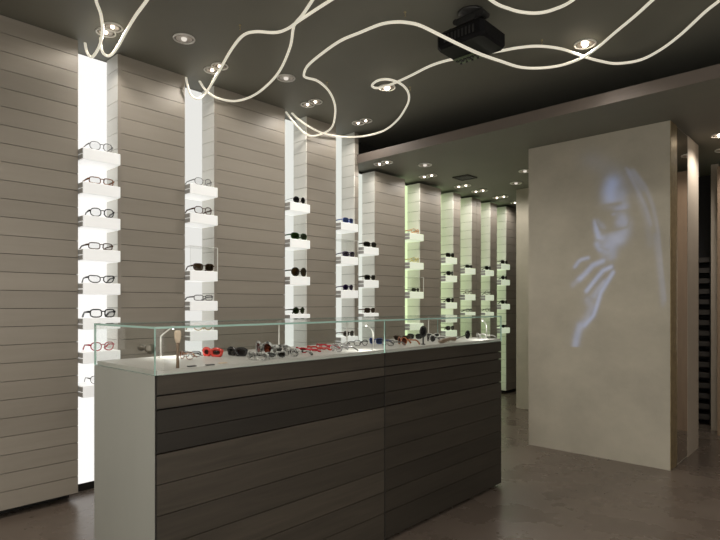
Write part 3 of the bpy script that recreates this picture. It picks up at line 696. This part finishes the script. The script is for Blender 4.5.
# ------------------------------------------------------------------ cream light tubes hung under the ceiling
TUBES = {
'front_loop' : [(-2.641,1.011,3.05),(-2.907,1.132,2.975),(-3.13,1.24,2.975),(-3.271,1.324,2.975),(-3.469,1.413,2.975),(-3.688,1.48,2.975),(-3.8,1.48,2.944),(-3.8,1.448,2.966),(-3.863,1.459,3.05)] ,
'front_arc' : [(-2.296,1.329,3.05),(-2.61,1.372,2.975),(-2.924,1.431,2.975),(-3.122,1.462,2.975),(-3.333,1.504,2.975),(-3.599,1.562,2.975),(-3.759,1.581,2.975),(-3.766,1.544,2.975),(-3.678,1.489,2.975),(-3.715,1.501,3.05)] ,
'a' : [(-1.541,2.077,3.05),(-1.838,2.098,2.975),(-2.18,2.119,2.975),(-2.467,2.145,2.975),(-2.601,2.161,2.975),(-2.694,2.139,2.975),(-2.776,2.049,2.975),(-2.878,2.028,2.975),(-3.092,2.089,2.975),(-3.373,2.195,2.975),(-3.649,2.3,2.975),(-3.8,2.329,2.937),(-3.8,2.264,2.881),(-3.8,2.208,2.894),(-3.8,2.179,2.961),(-3.878,2.211,3.05)] ,
'b' : [(-1.781,1.855,3.05),(-2.005,1.943,2.975),(-2.254,2.05,2.975),(-2.414,2.117,2.975),(-2.522,2.153,2.975),(-2.589,2.194,2.975),(-2.78,2.33,2.975),(-3.099,2.506,2.975),(-3.382,2.612,2.975),(-3.649,2.668,2.975),(-3.8,2.605,2.955),(-3.8,2.441,2.935),(-3.8,2.338,2.965),(-3.862,2.318,3.05)] ,
'c' : [(-0.349,3.25,3.05),(-0.474,3.442,2.985),(-0.61,3.597,2.985),(-0.699,3.686,2.985),(-0.873,3.895,2.985),(-1.022,4.034,2.985),(-1.166,4.106,2.985),(-1.301,4.056,2.985),(-1.374,3.934,2.985),(-1.436,3.772,2.985),(-1.494,3.579,2.985),(-1.583,3.442,2.985),(-1.687,3.37,2.985),(-1.808,3.326,2.985),(-1.962,3.265,2.985),(-2.134,3.21,2.985),(-2.286,3.2,2.985),(-2.495,3.239,2.985),(-2.687,3.264,2.985),(-2.82,3.247,2.985),(-2.818,3.181,2.985),(-2.722,3.141,2.985),(-2.649,3.183,2.985),(-2.636,3.31,2.985),(-2.685,3.454,2.985),(-2.781,3.597,2.985),(-2.92,3.735,2.985),(-3.175,3.936,2.985),(-3.447,4.08,2.985),(-3.637,4.075,2.975),(-3.8,4.002,2.973),(-3.8,3.777,2.932),(-3.8,3.577,2.916),(-3.8,3.4,2.94),(-3.8,3.279,2.975),(-3.887,3.282,3.05)] ,
'd' : [(-0.556,3.038,3.05),(-0.712,3.175,2.975),(-0.879,3.323,2.975),(-1.003,3.438,2.975),(-1.154,3.562,2.974),(-1.304,3.69,2.973),(-1.429,3.763,2.97),(-1.567,3.756,2.957),(-1.669,3.629,2.926),(-1.711,3.417,2.878),(-1.699,3.126,2.821),(-1.692,2.873,2.778),(-1.712,2.687,2.774),(-1.772,2.575,2.81),(-1.858,2.504,2.867),(-1.934,2.483,2.902),(-2.013,2.472,2.928),(-2.124,2.469,2.951),(-2.298,2.483,2.967),(-2.474,2.486,2.973),(-2.714,2.537,2.975),(-2.905,2.595,2.975),(-3.025,2.668,2.975),(-3.061,2.719,2.975),(-3.045,2.82,2.975),(-3.113,2.995,2.975),(-3.254,3.199,2.975),(-3.441,3.399,2.975),(-3.712,3.629,2.975),(-3.8,3.616,2.929),(-3.8,3.462,2.862),(-3.8,3.363,2.863),(-3.8,3.267,2.909),(-3.8,3.186,2.965),(-3.906,3.228,3.05)] ,
'e' : [(-1.479,1.994,3.05),(-1.509,2.369,2.975),(-1.533,2.718,2.975),(-1.5,2.875,2.975),(-1.455,2.968,2.975),(-1.393,3.029,2.975),(-1.313,3.048,2.975),(-1.201,3.025,2.975),(-0.957,2.88,2.975),(-0.777,2.736,3.05)] ,

}
TL = {'front_loop': 'short cream tube looping down at the leftmost niche, left strand', 'front_arc': 'cream tube at top left coming down beside the first twin spotlight',
      'a': 'cream tube waving down to the second niche, the strand with the flat bend', 'b': 'cream tube in a wide smooth arc ending at the second niche',
      'c': 'long cream tube passing behind the projector, with the small curl and big loop', 'd': 'long cream tube crossing below the projector, with the sharp bend',
      'e': 'short cream tube bowing in at the top edge, right of the projector mount'}
def catmull(P, n=8):
    out = []
    P = [Vector(p) for p in P]; Q = [P[0] * 2 - P[1]] + P + [P[-1] * 2 - P[-2]]
    for i in range(1, len(Q) - 2):
        for k in range(n):
            t = k / n; a, b, c, d = Q[i-1], Q[i], Q[i+1], Q[i+2]
            out.append(.5 * ((2*b) + (c - a)*t + (2*a - 5*b + 4*c - d)*t*t + (3*b - a - 3*c + d)*t**3))
    return out + [P[-1]]
for k, P in TUBES.items():
    m = MB(); m.tube(catmull(P), .0090, 10)
    tag(m.build('light_tube', M['tube']), TL[k], 'light tube', 'cream tubes looping under the ceiling')
for x, y, lab in ((-2.900, 2.025, 'tiny ceiling hook near the second twin spotlight'), (-2.045, 2.607, 'tiny ceiling hook left of the projector mount'), (-1.596, 3.500, 'tiny ceiling hook left of the bright downlight right of the projector'),
               (-3.141, 3.011, 'tiny ceiling hook inside the sharp bend of the tube'), (-2.722, 3.535, 'tiny ceiling hook beside the bright downlight in the loop')):
    m = MB(); m.lathe([(.008, 0), (.008, -.003), (.0025, -.005), (.0025, -.018)], (0, 0, 0), 'z', 10)
    m.tube([(0, 0, -.018), (.004, 0, -.024), (.0, 0, -.030), (-.006, 0, -.026)], .002, 6)
    tag(m.build('ceiling_hook', pbr('hook_brass', (.45, .38, .22), .35, metal=.7) if 'hook_brass' not in bpy.data.materials else bpy.data.materials['hook_brass'], None, (x, y, H)), lab, 'hook', 'tiny hooks in the ceiling')

# ------------------------------------------------------------------ projector
r = tag(empty('projector', (-1.755, 2.875, 2.82)), 'black video projector hanging from the ceiling', 'projector')
m = MB()
def chamf(w, d, z, c, q=0.): return [(-w+c, -d, z), (w-c, -d, z), (w, -d+c, z), (w, d-c, z), (w-c, d, z), (-w+c, d, z), (-w, d-c, z), (-w, -d+c, z)]
lv = [chamf(.150, .125, 0, .02), chamf(.160, .137, .018, .02), chamf(.160, .137, .085, .02), chamf(.135, .110, .112, .02)]
rings = [[m.bm.verts.new(p) for p in l] for l in lv]
for A, B in zip(rings, rings[1:]):
    for k in range(8): m._face([A[k], A[(k+1) % 8], B[(k+1) % 8], B[k]])
m._face(rings[0][::-1]); m._face(rings[-1])
m.build('casing', M['black'], r)
m = MB(); m.box((-.145, .035, -.006), (.03, .115, .001), 0)
for k in range(6): m.box((-.14 + .026 * k, .05, -.012), (-.124 + .026 * k, .072 + .01 * (k % 2), -.005), 1)
for k in range(4): m.lathe([(.007, -.014), (.007, -.005)], (-.13 + .04 * k, .098, 0), 'z', 10, 1)
m.build('port_panel', [M['ports'], M['dark_metal']], r)
m = MB()
for k in range(9): m.box((-.10 + .024 * k, -.1395, .03), (-.088 + .024 * k, -.1365, .075))
m.build('vent_grille', M['dark_metal'], r)
m = MB(); m.lathe([(.045, .130), (.047, .150), (.036, .156), (.034, .146), (.0001, .143)], (-.04, 0, .055), 'y', 24); m.build('lens_barrel', M['dark_metal'], r)
m = MB(); m.box((-.10, -.10, .110), (.10, .10, .118))
for a, b in ((-.09, -.08), (.09, -.08), (.09, .08), (-.09, .08)):
    m.tube([(a, b, .117), (a * .3, b * .3, .152)], .007, 6)
    m.lathe([(.013, .117), (.013, .126)], (a, b, 0), 'z', 10)
m.box((-.06, -.06, .146), (.06, .06, .172))
m.box((-.075, -.012, .150), (.075, .012, .166))
m.box((-.09, -.03, .168), (.09, -.018, .205)); m.box((-.09, .018, .168), (.09, .03, .205))
for sx in (-.09, .09): m.lathe([(.016, -.036), (.018, -.030), (.018, .030), (.016, .036)], (sx, 0, .188), 'y', 12)
for sx in (-1, 1): m.lathe([(.016, .120), (.018, .128), (.018, .140), (.012, .146)], (sx * .052, .02, 0), 'z', 10)
m.build('mount_bracket', M['dark_metal'], r)
m = MB(); m.lathe([(.026, .170), (.026, .212), (.075, .216), (.078, .2295)], (0, 0, 0), 'z', 18); m.build('mount_pole', M['dark_metal'], r)
m = MB(); m.tube([(.05, .08, .10), (.09, .09, .15), (.04, .05, .19), (.06, .03, .228)], .005, 6); m.build('cable', M['black'], r)

# vent in the dropped ceiling
r = tag(empty('ceiling_vent', (-3.365, 5.382, HL)), 'dark square air vent in the dropped ceiling', 'vent')
m = MB()
for a, b in (((-.10, -.10, -.012), (.10, -.08, 0)), ((-.10, .08, -.012), (.10, .10, 0)), ((-.10, -.08, -.012), (-.08, .08, 0)), ((.08, -.08, -.012), (.10, .08, 0))): m.box(a, b)
m.build('frame', M['void'], r)
m = MB()
for k in range(7): m.box((-.08, -.075 + k * .022, -.009), (.08, -.062 + k * .022, -.001))
m.build('slats', M['kick'], r)

# ------------------------------------------------------------------ world, camera, view
w = bpy.data.worlds.new('room_air'); scene.world = w; w.use_nodes = True
w.node_tree.nodes['Background'].inputs[0].default_value = (.02, .02, .02, 1)
cd = bpy.data.cameras.new('camera'); cam = bpy.data.objects.new('camera', cd); COL.objects.link(cam)
cam.location = (0, 0, 1.3)
cam.rotation_euler = (PI / 2, 0, math.atan2(510, 551))
cd.sensor_fit = 'HORIZONTAL'; cd.sensor_width = 36; cd.lens = 551 / 720 * 36; cd.shift_y = 34 / 720
cd.clip_start = .02
scene.camera = cam
vs = scene.view_settings
vs.view_transform = 'Standard'; vs.look = 'None'; vs.gamma = 1; vs.use_curve_mapping = False; vs.exposure = 0.
cy = scene.cycles
cy.max_bounces = 10; cy.diffuse_bounces = 5; cy.transparent_max_bounces = 24; cy.glossy_bounces = 5
cy.sample_clamp_indirect = 4; cy.caustics_reflective = False; cy.caustics_refractive = False
